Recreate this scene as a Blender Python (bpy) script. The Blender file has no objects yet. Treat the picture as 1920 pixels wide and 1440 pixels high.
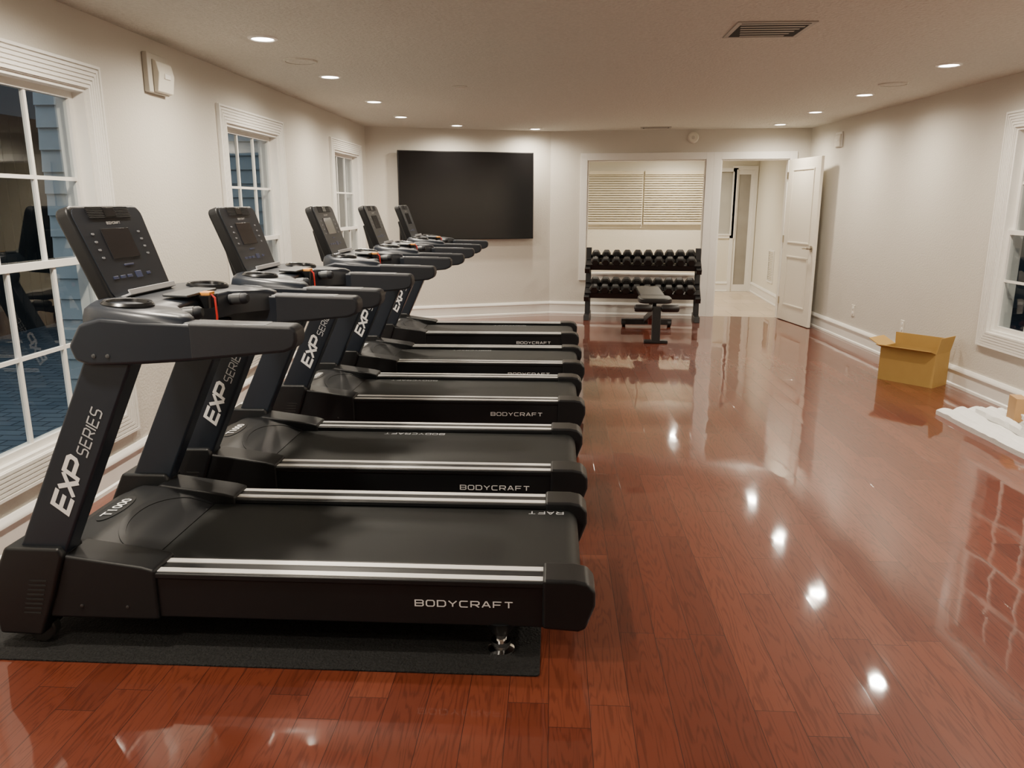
import bpy, bmesh, math, random
from mathutils import Vector, Matrix, noise
random.seed(7)
S = bpy.context.scene
COL = S.collection
R = math.radians

# ------------------------------------------------------------------ camera model / measuring
PT, YW, FPX, EYE, HC = R(13.12), R(3.07), 1450.0, 1.5, 2.44
cP, sP, cY, sY = math.cos(PT), math.sin(PT), math.cos(YW), math.sin(YW)
def ray(u, v):
    x = (u-960)/FPX; yu = (720-v)/FPX
    dy = cP+yu*sP; dz = -sP+yu*cP
    return Vector((x*cY-dy*sY, x*sY+dy*cY, dz))
def on_z(u, v, z):
    d = ray(u, v); t = (z-EYE)/d.z
    return Vector((0, 0, EYE))+d*t
def on_wall(u, v, w):
    (ax, ay), (bx, by) = WALL[w]
    L = math.hypot(bx-ax, by-ay); ex, ey = (bx-ax)/L, (by-ay)/L
    nx, ny = -ey, ex
    d = ray(u, v); t = (ax*nx+ay*ny)/(d.x*nx+d.y*ny)
    p = d*t
    return ((p.x-ax)*ex+(p.y-ay)*ey, EYE+p.z)
XL = -2.38
LC, BD, RC, RB = (XL, 10.0), (-.06, 10.85), (3.26, 10.5), (3.74, -3.0)
WALL = {'left': ((XL, -3.0), LC), 'tv': (LC, BD), 'far': (BD, RC), 'right': (RC, RB), 'back': (RB, (XL, -3.0))}
def wrot(w):
    a, b = WALL[w]; return math.atan2(b[1]-a[1], b[0]-a[0])
def wlen(w):
    a, b = WALL[w]; return math.hypot(b[1]-a[1], b[0]-a[0])
def wpt(w, s, z=0):
    a, b = WALL[w]; L = wlen(w)
    return Vector((a[0]+(b[0]-a[0])*s/L, a[1]+(b[1]-a[1])*s/L, z))

# ------------------------------------------------------------------ materials
def nodes(name):
    m = bpy.data.materials.new(name); m.use_nodes = True
    nt = m.node_tree
    return m, nt, nt.nodes['Principled BSDF']
def mat(name, col, rough=.5, metal=0, var=.08, scale=30, bump=0, bscale=200, coat=0, emis=None, estr=0, spec=None):
    m, nt, b = nodes(name)
    N, L = nt.nodes, nt.links
    tc = N.new('ShaderNodeTexCoord')
    nz = N.new('ShaderNodeTexNoise'); nz.inputs['Scale'].default_value = scale; nz.inputs['Detail'].default_value = 4
    L.new(tc.outputs['Object'], nz.inputs['Vector'])
    mx = N.new('ShaderNodeMix'); mx.data_type = 'RGBA'
    mx.inputs[6].default_value = tuple(c*(1-var) for c in col)+(1,)
    mx.inputs[7].default_value = tuple(min(1, c*(1+var)) for c in col)+(1,)
    L.new(nz.outputs['Fac'], mx.inputs[0]); L.new(mx.outputs[2], b.inputs['Base Color'])
    b.inputs['Roughness'].default_value = rough; b.inputs['Metallic'].default_value = metal
    b.inputs['Coat Weight'].default_value = coat
    if spec is not None: b.inputs['Specular IOR Level'].default_value = spec
    if bump:
        n2 = N.new('ShaderNodeTexNoise'); n2.inputs['Scale'].default_value = bscale; n2.inputs['Detail'].default_value = 3
        L.new(tc.outputs['Object'], n2.inputs['Vector'])
        bp = N.new('ShaderNodeBump'); bp.inputs['Strength'].default_value = bump; bp.inputs['Distance'].default_value = .01
        L.new(n2.outputs['Fac'], bp.inputs['Height']); L.new(bp.outputs['Normal'], b.inputs['Normal'])
    if emis:
        b.inputs['Emission Color'].default_value = emis+(1,); b.inputs['Emission Strength'].default_value = estr
    return m
def brick_mat(name, c1, c2, mortar, bw, rh, ms, rough, rot=0, bump=.3):
    m, nt, b = nodes(name); N, L = nt.nodes, nt.links
    tc = N.new('ShaderNodeTexCoord'); mp = N.new('ShaderNodeMapping'); mp.inputs['Rotation'].default_value = (0, 0, rot)
    L.new(tc.outputs['Object'], mp.inputs['Vector'])
    br = N.new('ShaderNodeTexBrick'); br.inputs['Scale'].default_value = 1
    br.inputs['Brick Width'].default_value = bw; br.inputs['Row Height'].default_value = rh
    br.inputs['Mortar Size'].default_value = ms; br.inputs['Mortar Smooth'].default_value = .2
    br.inputs['Color1'].default_value = c1+(1,); br.inputs['Color2'].default_value = c2+(1,); br.inputs['Mortar'].default_value = mortar+(1,)
    L.new(mp.outputs['Vector'], br.inputs['Vector']); L.new(br.outputs['Color'], b.inputs['Base Color'])
    bp = N.new('ShaderNodeBump'); bp.inputs['Strength'].default_value = bump; bp.inputs['Distance'].default_value = .005; bp.invert = True
    L.new(br.outputs['Fac'], bp.inputs['Height']); L.new(bp.outputs['Normal'], b.inputs['Normal'])
    b.inputs['Roughness'].default_value = rough
    return m
def wood_floor():
    m, nt, b = nodes('cherry_planks'); N, L = nt.nodes, nt.links
    tc = N.new('ShaderNodeTexCoord')
    mp = N.new('ShaderNodeMapping'); mp.inputs['Rotation'].default_value = (0, 0, R(90))
    L.new(tc.outputs['Object'], mp.inputs['Vector'])
    br = N.new('ShaderNodeTexBrick'); br.offset = .37; br.offset_frequency = 3; br.squash = .8; br.squash_frequency = 2
    for k, v in (('Scale', 1), ('Brick Width', 1.05), ('Row Height', .125), ('Mortar Size', .0011), ('Mortar Smooth', .1), ('Bias', 0)):
        br.inputs[k].default_value = v
    br.inputs['Color1'].default_value = (0, 0, 0, 1); br.inputs['Color2'].default_value = (1, 1, 1, 1); br.inputs['Mortar'].default_value = (.5, .5, .5, 1)
    L.new(mp.outputs['Vector'], br.inputs['Vector'])
    rp = N.new('ShaderNodeValToRGB'); e = rp.color_ramp.elements
    e[0].color = (.098, .0215, .0104, 1); e[1].color = (.142, .0365, .0182, 1)
    x = rp.color_ramp.elements.new(.55); x.color = (.117, .0262, .0126, 1)
    L.new(br.outputs['Color'], rp.inputs['Fac'])
    mul = N.new('ShaderNodeVectorMath'); mul.operation = 'MULTIPLY'; mul.inputs[1].default_value = (9, 17, 3)
    L.new(br.outputs['Color'], mul.inputs[0])
    add = N.new('ShaderNodeVectorMath'); add.operation = 'ADD'
    L.new(tc.outputs['Object'], add.inputs[0]); L.new(mul.outputs[0], add.inputs[1])
    # cathedral grain: contour lines of a stretched noise
    m2 = N.new('ShaderNodeMapping'); m2.inputs['Scale'].default_value = (7, .75, 1); L.new(add.outputs[0], m2.inputs['Vector'])
    nz = N.new('ShaderNodeTexNoise'); nz.inputs['Scale'].default_value = 1.6; nz.inputs['Detail'].default_value = 2.5; nz.inputs['Roughness'].default_value = .45
    L.new(m2.outputs['Vector'], nz.inputs['Vector'])
    k1 = N.new('ShaderNodeMath'); k1.operation = 'MULTIPLY'; k1.inputs[1].default_value = 17; L.new(nz.outputs['Fac'], k1.inputs[0])
    k2 = N.new('ShaderNodeMath'); k2.operation = 'PINGPONG'; k2.inputs[1].default_value = .5; L.new(k1.outputs[0], k2.inputs[0])
    # fine pores
    m5 = N.new('ShaderNodeMapping'); m5.inputs['Scale'].default_value = (120, 5, 1); L.new(add.outputs[0], m5.inputs['Vector'])
    n5 = N.new('ShaderNodeTexNoise'); n5.inputs['Scale'].default_value = 1.5; n5.inputs['Detail'].default_value = 3; L.new(m5.outputs['Vector'], n5.inputs['Vector'])
    k3 = N.new('ShaderNodeMath'); k3.operation = 'MULTIPLY_ADD'; k3.inputs[1].default_value = 1.0; L.new(n5.outputs['Fac'], k3.inputs[0]); L.new(k2.outputs[0], k3.inputs[2])
    r2 = N.new('ShaderNodeValToRGB'); r2.color_ramp.elements[0].position = .50; r2.color_ramp.elements[0].color = (.45, .38, .36, 1)
    r2.color_ramp.elements[1].position = .74; r2.color_ramp.elements[1].color = (1.1, 1.1, 1.1, 1)
    L.new(k3.outputs[0], r2.inputs['Fac'])
    mx = N.new('ShaderNodeMix'); mx.data_type = 'RGBA'; mx.blend_type = 'MULTIPLY'; mx.inputs[0].default_value = .48
    L.new(rp.outputs['Color'], mx.inputs[6]); L.new(r2.outputs['Color'], mx.inputs[7])
    m3 = N.new('ShaderNodeMix'); m3.data_type = 'RGBA'; m3.inputs[7].default_value = (.03, .009, .006, 1)
    L.new(br.outputs['Fac'], m3.inputs[0]); L.new(mx.outputs[2], m3.inputs[6]); L.new(m3.outputs[2], b.inputs['Base Color'])
    b.inputs['Roughness'].default_value = .42; b.inputs['Specular IOR Level'].default_value = .15
    b.inputs['Coat Weight'].default_value = 1.0; b.inputs['Coat IOR'].default_value = 1.45
    rr = N.new('ShaderNodeMapRange'); rr.inputs['To Min'].default_value = .028; rr.inputs['To Max'].default_value = .062; L.new(br.outputs['Color'], rr.inputs['Value']); L.new(rr.outputs[0], b.inputs['Coat Roughness'])
    wv = N.new('ShaderNodeTexNoise'); wv.inputs['Scale'].default_value = 1.0; wv.inputs['Detail'].default_value = 1.5
    m4 = N.new('ShaderNodeMapping'); m4.inputs['Scale'].default_value = (7, 2.2, 1); L.new(add.outputs[0], m4.inputs['Vector']); L.new(m4.outputs['Vector'], wv.inputs['Vector'])
    b1 = N.new('ShaderNodeBump'); b1.inputs['Strength'].default_value = .065; b1.inputs['Distance'].default_value = .02
    L.new(wv.outputs['Fac'], b1.inputs['Height'])
    b2 = N.new('ShaderNodeBump'); b2.inputs['Strength'].default_value = .25; b2.inputs['Distance'].default_value = .003; b2.invert = True
    L.new(br.outputs['Fac'], b2.inputs['Height']); L.new(b1.outputs['Normal'], b2.inputs['Normal'])
    L.new(b2.outputs['Normal'], b.inputs['Normal']); L.new(b2.outputs['Normal'], b.inputs['Coat Normal'])
    return m
def glass_mat():
    m = bpy.data.materials.new('window_glass'); m.use_nodes = True; nt = m.node_tree; N, L = nt.nodes, nt.links
    N.remove(N['Principled BSDF']); out = N['Material Output']
    lw = N.new('ShaderNodeLayerWeight'); lw.inputs['Blend'].default_value = .5
    pw = N.new('ShaderNodeMath'); pw.operation = 'POWER'; pw.inputs[1].default_value = 3.0; L.new(lw.outputs['Facing'], pw.inputs[0])
    ma = N.new('ShaderNodeMath'); ma.operation = 'MULTIPLY_ADD'; ma.inputs[1].default_value = .8; ma.inputs[2].default_value = .06; L.new(pw.outputs[0], ma.inputs[0])
    tr = N.new('ShaderNodeBsdfTransparent'); tr.inputs['Color'].default_value = (.84, .88, .88, 1)
    gl = N.new('ShaderNodeBsdfGlossy'); gl.inputs['Roughness'].default_value = .01; gl.inputs['Color'].default_value = (.8, .82, .82, 1)
    mx = N.new('ShaderNodeMixShader'); L.new(ma.outputs[0], mx.inputs[0]); L.new(tr.outputs[0], mx.inputs[1]); L.new(gl.outputs[0], mx.inputs[2])
    L.new(mx.outputs[0], out.inputs['Surface'])
    return m
WALLM = mat('wall_paint', (.605, .575, .51), .62, var=.02, scale=3, bump=.25, bscale=70)
CEILM = mat('ceiling_texture', (.61, .60, .54), .85, var=.17, scale=60, bump=1.0, bscale=48)
TRIM = mat('white_trim', (.80, .785, .74), .35, var=.02)
CREAM = mat('back_room_paint', (.73, .70, .60), .6, var=.02, bump=.2, bscale=70)
DOORM = mat('door_paint', (.74, .70, .60), .38, var=.02)
FLOORM = wood_floor()
TILEM = brick_mat('tan_tile', (.50, .41, .30), (.58, .48, .37), (.36, .29, .22), .45, .45, .006, .35)
PAVER = brick_mat('blue_pavers', (.11, .145, .175), (.15, .19, .225), (.045, .06, .08), .24, .12, .008, .7, bump=.8)
SIDING = mat('blue_siding', (.46, .52, .545), .6, var=.15, scale=8)
GLASS = glass_mat()
BLACK = mat('black_plastic', (.0066, .0076, .0092), .42, var=.1, bump=.04, bscale=600, spec=.4)
MATTEB = mat('matte_black_plastic', (.0070, .0079, .0095), .5, var=.1, spec=.35)
GLOSSB = mat('gloss_black_plastic', (.007, .008, .0095), .27, var=.1)
STEEL = mat('dark_blue_grey_steel', (.0115, .0165, .026), .36, var=.08, metal=.1)
GRIP = mat('foam_grip_rubber', (.0095, .0125, .019), .55, var=.1, bump=.1, bscale=500)
BELT = mat('belt_rubber', (.0072, .0086, .0088), .55, var=.15, bump=.15, bscale=900, spec=.35)
SILVER = mat('silver_strip', (.80, .80, .79), .4, metal=.25, var=.03)
WHITEP = mat('white_print', (.78, .78, .78), .5, var=.02)
GREYP = mat('grey_print', (.45, .46, .48), .5, var=.02)
CHROME = mat('chrome', (.85, .85, .85), .12, metal=1, var=.02)
NICKEL = mat('brushed_nickel', (.42, .38, .32), .3, metal=1, var=.04)
SCREEN = mat('dark_screen', (.020, .020, .022), .15, var=.05)
BLUEKEY = mat('blue_keys', (.030, .042, .105), .4, var=.3, scale=60)
KEYW = mat('pale_grey_keys', (.22, .23, .25), .5, var=.05)
GREYKEY = mat('grey_keys', (.05, .055, .06), .4, var=.1)
GREYTRIM = mat('grey_plastic', (.028, .028, .029), .45, var=.05)
ORANGE = mat('orange_tag', (.85, .35, .05), .5, var=.1)
REDM = mat('red_plastic', (.55, .02, .015), .4, var=.1)
DKRED = mat('dark_red_steel', (.10, .012, .010), .4, var=.1)
RUBBER = mat('charcoal_mat_rubber', (.012, .0125, .013), .85, var=.95, scale=95, bump=1.0, bscale=110, spec=.3)
IRON = mat('black_rubber_iron', (.0065, .0065, .007), .45, var=.2)
RACKM = mat('black_powder_coat', (.008, .008, .009), .4, var=.1)
PADM = mat('black_vinyl', (.010, .009, .009), .4, var=.1, bump=.1, bscale=150)
CARD = mat('cardboard', (.42, .262, .072), .75, var=.06, scale=12)
CARDB = mat('brown_cardboard', (.42, .25, .11), .75, var=.06, scale=12)
FOAM = mat('white_foam', (.80, .80, .78), .7, var=.05, bump=.3, bscale=120)
TVB = mat('television_screen', (.005, .005, .0055), .16, var=.05)
PLATE = mat('cream_plastic', (.72, .69, .60), .4, var=.02)
GREYBOX = mat('grey_device_plastic', (.58, .555, .49), .45, var=.03)
BLIND = mat('blind_slats', (.70, .64, .49), .5, var=.03)
LENS = mat('lamp_lens', (1, 1, 1), .5, var=0, emis=(1, .94, .84), estr=24)
GAPSHADE = mat('painted_gap_shade', (.01, .01, .01), .8, var=.1)  # near-black colour painting the shade inside vent openings
VENTM = mat('vent_metal', (.36, .34, .31), .45, var=.04)
FENCE = mat('dark_fence', (.034, .040, .042), .8, var=.5, scale=4)
FROST = mat('hazy_grey_pane', (.42, .41, .37), .25, var=.15, scale=3)
DARKG = mat('grey_door_glass', (.30, .28, .245), .15, var=.2, scale=3)

# ------------------------------------------------------------------ mesh helpers
def box(bm, x0, x1, y0, y1, z0, z1, M=None):
    vs = [bm.verts.new((x, y, z)) for z in (z0, z1) for y in (y0, y1) for x in (x0, x1)]
    for f in ((0, 2, 3, 1), (4, 5, 7, 6), (0, 1, 5, 4), (2, 6, 7, 3), (0, 4, 6, 2), (1, 3, 7, 5)):
        bm.faces.new([vs[i] for i in f])
    if M is not None: bmesh.ops.transform(bm, matrix=M, verts=vs)
    return vs
def prism(bm, pts, ax, a, b):
    def P(p, t):
        return {'x': (t, p[0], p[1]), 'y': (p[0], t, p[1]), 'z': (p[0], p[1], t)}[ax]
    A = [bm.verts.new(P(p, a)) for p in pts]; B = [bm.verts.new(P(p, b)) for p in pts]
    n = len(pts)
    bm.faces.new(A); bm.faces.new(B[::-1])
    for i in range(n): bm.faces.new((A[i], A[(i+1) % n], B[(i+1) % n], B[i]))
    return A+B
def ring(bm, c, n, r, seg, up=None):
    n = n.normalized()
    ref = up if up is not None else (Vector((0, 0, 1)) if abs(n.z) < .9 else Vector((1, 0, 0)))
    a = n.cross(ref).normalized(); b = n.cross(a)
    return [bm.verts.new(c+a*(r*math.cos(2*math.pi*i/seg))+b*(r*math.sin(2*math.pi*i/seg))) for i in range(seg)]
def skin(bm, rings, cap=True):
    for A, B in zip(rings, rings[1:]):
        n = len(A)
        for i in range(n): bm.faces.new((A[i], A[(i+1) % n], B[(i+1) % n], B[i]))
    if cap: bm.faces.new(rings[0]); bm.faces.new(rings[-1][::-1])
def tube(bm, pts, r, seg=12):
    pts = [Vector(p) for p in pts]; rs = r if isinstance(r, (list, tuple)) else [r]*len(pts)
    rings = []
    for i, p in enumerate(pts):
        d = (pts[min(i+1, len(pts)-1)]-pts[max(i-1, 0)])
        rings.append(ring(bm, p, d, rs[i], seg))
    skin(bm, rings)
def lathe(bm, prof, c=(0, 0, 0), seg=28, M=None):
    c = Vector(c); rings = []
    for r, z in prof:
        rings.append([bm.verts.new(c+Vector((r*math.cos(2*math.pi*i/seg), r*math.sin(2*math.pi*i/seg), z))) for i in range(seg)])
    skin(bm, rings)
    if M is not None: bmesh.ops.transform(bm, matrix=M, verts=[v for q in rings for v in q])
def rrect(x0, x1, y0, y1, r, n=5):
    out = []
    for cx, cy, a0 in ((x1-r, y1-r, 0), (x0+r, y1-r, 90), (x0+r, y0+r, 180), (x1-r, y0+r, 270)):
        for i in range(n+1):
            a = R(a0+90*i/n); out.append((cx+r*math.cos(a), cy+r*math.sin(a)))
    return out
def mk(name, bm, m, parent=None, loc=(0, 0, 0), rot=(0, 0, 0), bev=0, seg=2, sharp=35):
    bmesh.ops.recalc_face_normals(bm, faces=bm.faces)
    me = bpy.data.meshes.new(name); bm.to_mesh(me); bm.free()
    me.materials.append(m)
    me.polygons.foreach_set('use_smooth', [True]*len(me.polygons))
    o = bpy.data.objects.new(name, me); COL.objects.link(o)
    o.location = loc; o.rotation_euler = rot
    if parent: o.parent = parent
    if bev:
        b = o.modifiers.new('edge', 'BEVEL'); b.width = bev; b.segments = seg; b.limit_method = 'ANGLE'; b.angle_limit = R(34); b.harden_normals = True
    else:
        me.set_sharp_from_angle(angle=R(sharp))
    return o
def B(): return bmesh.new()
def empty(name, loc=(0, 0, 0), rz=0, parent=None):
    o = bpy.data.objects.new(name, None); COL.objects.link(o); o.empty_display_size = .1
    o.location = loc; o.rotation_euler = (0, 0, rz)
    if parent: o.parent = parent
    return o
def tag(o, label, cat, group=None):
    o['label'] = label; o['category'] = cat
    if group: o['group'] = group
    return o
def struct(o):
    o['kind'] = 'structure'; return o
def copy_tree(o, parent=None):
    c = o.copy(); COL.objects.link(c)
    if parent: c.parent = parent
    for ch in list(o.children): copy_tree(ch, c)
    return c
def text(name, body, w, h, M, m, parent, shear=0, bold=0, fn=None):
    cu = bpy.data.curves.new('t', 'FONT'); cu.body = body; cu.size = 1; cu.shear = shear; cu.offset = bold; cu.resolution_u = 3
    to = bpy.data.objects.new('t', cu); COL.objects.link(to)
    bpy.context.view_layer.update()
    dg = bpy.context.evaluated_depsgraph_get()
    me = bpy.data.meshes.new_from_object(to.evaluated_get(dg))
    bpy.data.objects.remove(to); bpy.data.curves.remove(cu)
    xs = [v.co.x for v in me.vertices]; ys = [v.co.y for v in me.vertices]
    x0, x1, y0, y1 = min(xs), max(xs), min(ys), max(ys)
    for v in me.vertices:
        v.co = Vector(((v.co.x-(x0+x1)/2)*w/(x1-x0), (v.co.y-(y0+y1)/2)*h/(y1-y0), 0))
    me.transform(M)
    if fn:
        for v in me.vertices: v.co.z = fn(v.co.x, v.co.y)
    me.materials.clear(); me.materials.append(m); me.name = name
    o = bpy.data.objects.new(name, me); COL.objects.link(o); o.parent = parent
    return o
# squared technical lettering drawn with mitred strokes
GLY = {'B': [((0, 0), (0, 1), (.84, 1), (1, .88), (1, .62), (.86, .5), (1, .38), (1, .12), (.84, 0), (0, 0)), ((0, .5), (.86, .5))],
       'O': [((.16, 0), (.84, 0), (1, .2), (1, .8), (.84, 1), (.16, 1), (0, .8), (0, .2), (.16, 0))],
       'D': [((0, 0), (0, 1), (.8, 1), (1, .78), (1, .22), (.8, 0), (0, 0))],
       'Y': [((0, 1), (.5, .45), (1, 1)), ((.5, .45), (.5, 0))],
       'C': [((1, 1), (.16, 1), (0, .8), (0, .2), (.16, 0), (1, 0))],
       'R': [((0, 0), (0, 1), (.84, 1), (1, .86), (1, .56), (.84, .42), (0, .42)), ((.5, .42), (1, 0))],
       'A': [((0, 0), (.44, 1), (.56, 1), (1, 0)), ((.17, .33), (.83, .33))],
       'F': [((0, 0), (0, 1), (1, 1)), ((0, .48), (.88, .48))],
       'T': [((0, 1), (1, 1)), ((.5, 1), (.5, 0))],
       'E': [((1, 1), (0, 1), (0, 0), (1, 0)), ((0, .5), (.92, .5))],
       'X': [((0, 0), (1, 1)), ((0, 1), (1, 0))],
       'P': [((0, 0), (0, 1), (.82, 1), (1, .86), (1, .56), (.82, .42), (0, .42))],
       'S': [((1, 1), (.16, 1), (0, .86), (0, .62), (.16, .5), (.84, .5), (1, .38), (1, .14), (.84, 0), (0, 0))],
       'I': [((0, 0), (0, 1))]}
def stroke_text(name, body, w, h, th, M, m, parent, shear=0, gap=.34, wid=1.0):
    bm = B(); x = 0; th2 = th/2
    for ch in body:
        cw = .0 if ch == 'I' else wid
        for pl in GLY[ch]:
            closed = pl[0] == pl[-1]
            P = [Vector((x+p[0]*cw, p[1])) for p in (pl[:-1] if closed else pl)]
            n = len(P); Ls, Rs = [], []
            for i in range(n):
                d1 = (P[i]-P[i-1]).normalized() if (closed or i > 0) else None
                d2 = (P[(i+1) % n]-P[i]).normalized() if (closed or i < n-1) else None
                if d1 is None: d1 = d2
                if d2 is None: d2 = d1
                t = (d1+d2).normalized(); nn = Vector((-t.y, t.x)); k = th2/max(.45, nn.dot(Vector((-d1.y, d1.x))))
                Ls.append(P[i]+nn*k); Rs.append(P[i]-nn*k)
            vl = [bm.verts.new((p.x, p.y, 0)) for p in Ls]; vr = [bm.verts.new((p.x, p.y, 0)) for p in Rs]
            for i in range(n if closed else n-1):
                j = (i+1) % n; bm.faces.new((vl[i], vr[i], vr[j], vl[j]))
        x += cw+gap
    W0 = x-gap
    for v in bm.verts:
        v.co = Vector(((v.co.x+shear*v.co.y-W0/2-shear/2)*w/W0, (v.co.y-.5)*h, 0))
    bmesh.ops.transform(bm, matrix=M, verts=bm.verts)
    me = bpy.data.meshes.new(name); bm.to_mesh(me); bm.free(); me.materials.append(m)
    o = bpy.data.objects.new(name, me); COL.objects.link(o); o.parent = parent
    return o
T = Matrix.Translation
def RX(a): return Matrix.Rotation(R(a), 4, 'X')
def RY(a): return Matrix.Rotation(R(a), 4, 'Y')
def RZ(a): return Matrix.Rotation(R(a), 4, 'Z')

# ------------------------------------------------------------------ room shell
def wall(name, w, holes, m, th=.15, z1=HC):
    L = wlen(w); bm = B()
    cuts = sorted({0, L, *[h[0] for h in holes], *[h[1] for h in holes]})
    for a, b in zip(cuts, cuts[1:]):
        hz = [h for h in holes if h[0] <= a+1e-6 and h[1] >= b-1e-6]
        zs = 0
        for h in hz:
            if h[2] > zs+.001: box(bm, a, b, 0, th, zs, h[2])
            zs = h[3]
        if zs < z1-.001: box(bm, a, b, 0, th, zs, z1)
    p = WALL[w][0]
    return struct(mk(name, bm, m, loc=(p[0], p[1], 0), rot=(0, 0, wrot(w))))
CW = .125
WINS = [('left', 5.82, 1.33, .24, 2.19), ('left', 8.60, 1.33, .24, 2.19), ('left', 11.40, 1.33, .24, 2.19)]
sR, zR = on_wall(1893, 210, 'right')
WINS.append(('right', sR, 1.33, .40, zR))
def hole(W): return (W[1]+CW, W[1]+W[2]-CW, W[3]+CW, W[4]-CW)
wall('wall_left', 'left', [hole(W) for W in WINS[:3]], WALLM)
wall('wall_far_left', 'tv', [], WALLM)
ps0, ps1 = on_wall(1100, 400, 'far')[0], on_wall(1319, 400, 'far')[0]
pz1 = on_wall(1210, 300, 'far')[1]; pz0 = .56
ds0, ds1 = on_wall(1347, 400, 'far')[0], on_wall(1473, 400, 'far')[0]
dz1 = pz1
wall('wall_far', 'far', [(ps0, ps1, pz0, pz1), (ds0, ds1, 0, dz1)], WALLM)
wall('wall_right', 'right', [hole(WINS[3])], WALLM)
wall('wall_back', 'back', [], WALLM)
WALL['rear'] = ((-1.2, 13.8), (3.46, 13.8)); WALL['rleft'] = ((-.9, 10.7), (-.9, 13.8))
WALL['corr'] = ((3.46, 13.8), (3.27, 10.55))
wall('wall_corridor', 'corr', [], CREAM)
bs0, bz1 = on_wall(1100, 322, 'rear'); bs1, bz0 = on_wall(1311, 422, 'rear')
gs0, gz1 = on_wall(1350, 322, 'rear'); gs1, gz0 = on_wall(1370, 440, 'rear')
hs0, hz1 = on_wall(1382, 318, 'rear'); hs1, _ = on_wall(1400, 540, 'rear')
wall('wall_rear', 'rear', [(bs0, bs1, bz0, bz1), (gs0, gs1, gz0, gz1), (hs0, hs1, 0, hz1)], CREAM)
wall('wall_rear_left', 'rleft', [], CREAM)
bm = B(); prism(bm, [(XL-.05, -3.05), (3.79, -3.05), (3.31, 10.56), (-.03, 10.92), (XL-.05, 10.07)], 'z', -.1, 0)
struct(mk('floor', bm, FLOORM))
bm = B(); prism(bm, [(-1.1, 11.03), (-.03, 10.921), (3.31, 10.561), (3.7, 14.0), (-1.1, 14.0)], 'z', -.1, -.002)
struct(mk('floor_back_room', bm, TILEM))
bm = B(); box(bm, -2.6, 4.0, -3.3, 14.1, HC, HC+.1); struct(mk('ceiling', bm, CEILM))
bm = B(); box(bm, -14, 14, -8, 22, -.25, -.13); struct(mk('floor_outside', bm, PAVER))

BBP = [(0, 0), (-.03, 0), (-.028, .018), (-.018, .026), (-.018, .128), (-.027, .134), (-.027, .146), (-.020, .156), (-.012, .170), (0, .170)]
def baseboard(name, w, runs):
    bm = B()
    for a, b in runs: prism(bm, BBP, 'x', a, b)
    p = WALL[w][0]
    struct(mk(name, bm, TRIM, loc=(p[0], p[1], 0), rot=(0, 0, wrot(w))))
baseboard('baseboard_left', 'left', [(0, wlen('left'))])
baseboard('baseboard_far_left', 'tv', [(0, wlen('tv'))])
baseboard('baseboard_far', 'far', [(0, ps1+.002), (ds1+.1, wlen('far'))])
baseboard('baseboard_right', 'right', [(0, wlen('right'))])
baseboard('baseboard_corridor', 'corr', [(0, wlen('corr'))])
baseboard('baseboard_rear', 'rear', [(0, hs0-.06), (hs1+.06, wlen('rear'))])

# window casings (mitred fluted picture frame) and sashes
def fluted_frame(bm, x0, x1, z0, z1, w):
    def frame(o, i, ya, yb):
        for a, b, c, d in (((x0+o, z0+o), (x1-o, z0+o), (x1-i, z0+i), (x0+i, z0+i)), ((x1-o, z0+o), (x1-o, z1-o), (x1-i, z1-i), (x1-i, z0+i)),
                           ((x1-o, z1-o), (x0+o, z1-o), (x0+i, z1-i), (x1-i, z1-i)), ((x0+o, z1-o), (x0+o, z0+o), (x0+i, z0+i), (x0+i, z1-i))):
            prism(bm, [a, b, c, d], 'y', ya, yb)
    frame(0, w, -.012, 0)
    n = 6
    for k in range(n):
        frame(w*k/n+.003, w*(k+1)/n-.004, -.020 if k else -.023, -.012)
for i, (w, s0, W, zb, zt) in enumerate(WINS):
    root = struct(empty('window_%d' % (i+1), wpt(w, s0), wrot(w)))
    bm = B(); fluted_frame(bm, 0, W, zb, zt, CW)
    mk('casing', bm, TRIM, root)
    x0, x1, z0, z1 = CW, W-CW, zb+CW, zt-CW
    bm = B(); j = .016
    for a, b, c, d in ((x0, x0+j, z0, z1), (x1-j, x1, z0, z1), (x0+j, x1-j, z0, z0+j), (x0+j, x1-j, z1-j, z1)): box(bm, a, b, .0, .15, c, d)
    mk('jamb', bm, TRIM, root)
    zm = (z0+z1)/2; xa, xb = x0+j, x1-j
    for lo, hi, y0 in ((zm-.02, z1-j, .060), (z0+j, zm+.02, .027)):
        bm = B(); t = .034
        box(bm, xa, xa+t, y0, y0+.032, lo, hi); box(bm, xb-t, xb, y0, y0+.032, lo, hi)
        box(bm, xa+t, xb-t, y0, y0+.032, lo, lo+t); box(bm, xa+t, xb-t, y0, y0+.032, hi-t, hi)
        for k in (1, 2):
            xm = xa+t+(xb-xa-2*t)*k/3; box(bm, xm-.009, xm+.009, y0+.006, y0+.026, lo+t, hi-t)
        zc = (lo+hi)/2; box(bm, xa+t, xb-t, y0+.007, y0+.025, zc-.009, zc+.009)
        sash = mk('sash', bm, TRIM, root)
        bm = B(); f = [bm.verts.new(q) for q in ((xa+t-.004, y0+.016, lo+t-.004), (xb-t+.004, y0+.016, lo+t-.004), (xb-t+.004, y0+.016, hi-t+.004), (xa+t-.004, y0+.016, hi-t+.004))]; bm.faces.new(f)
        mk('pane', bm, GLASS, sash)

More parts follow.
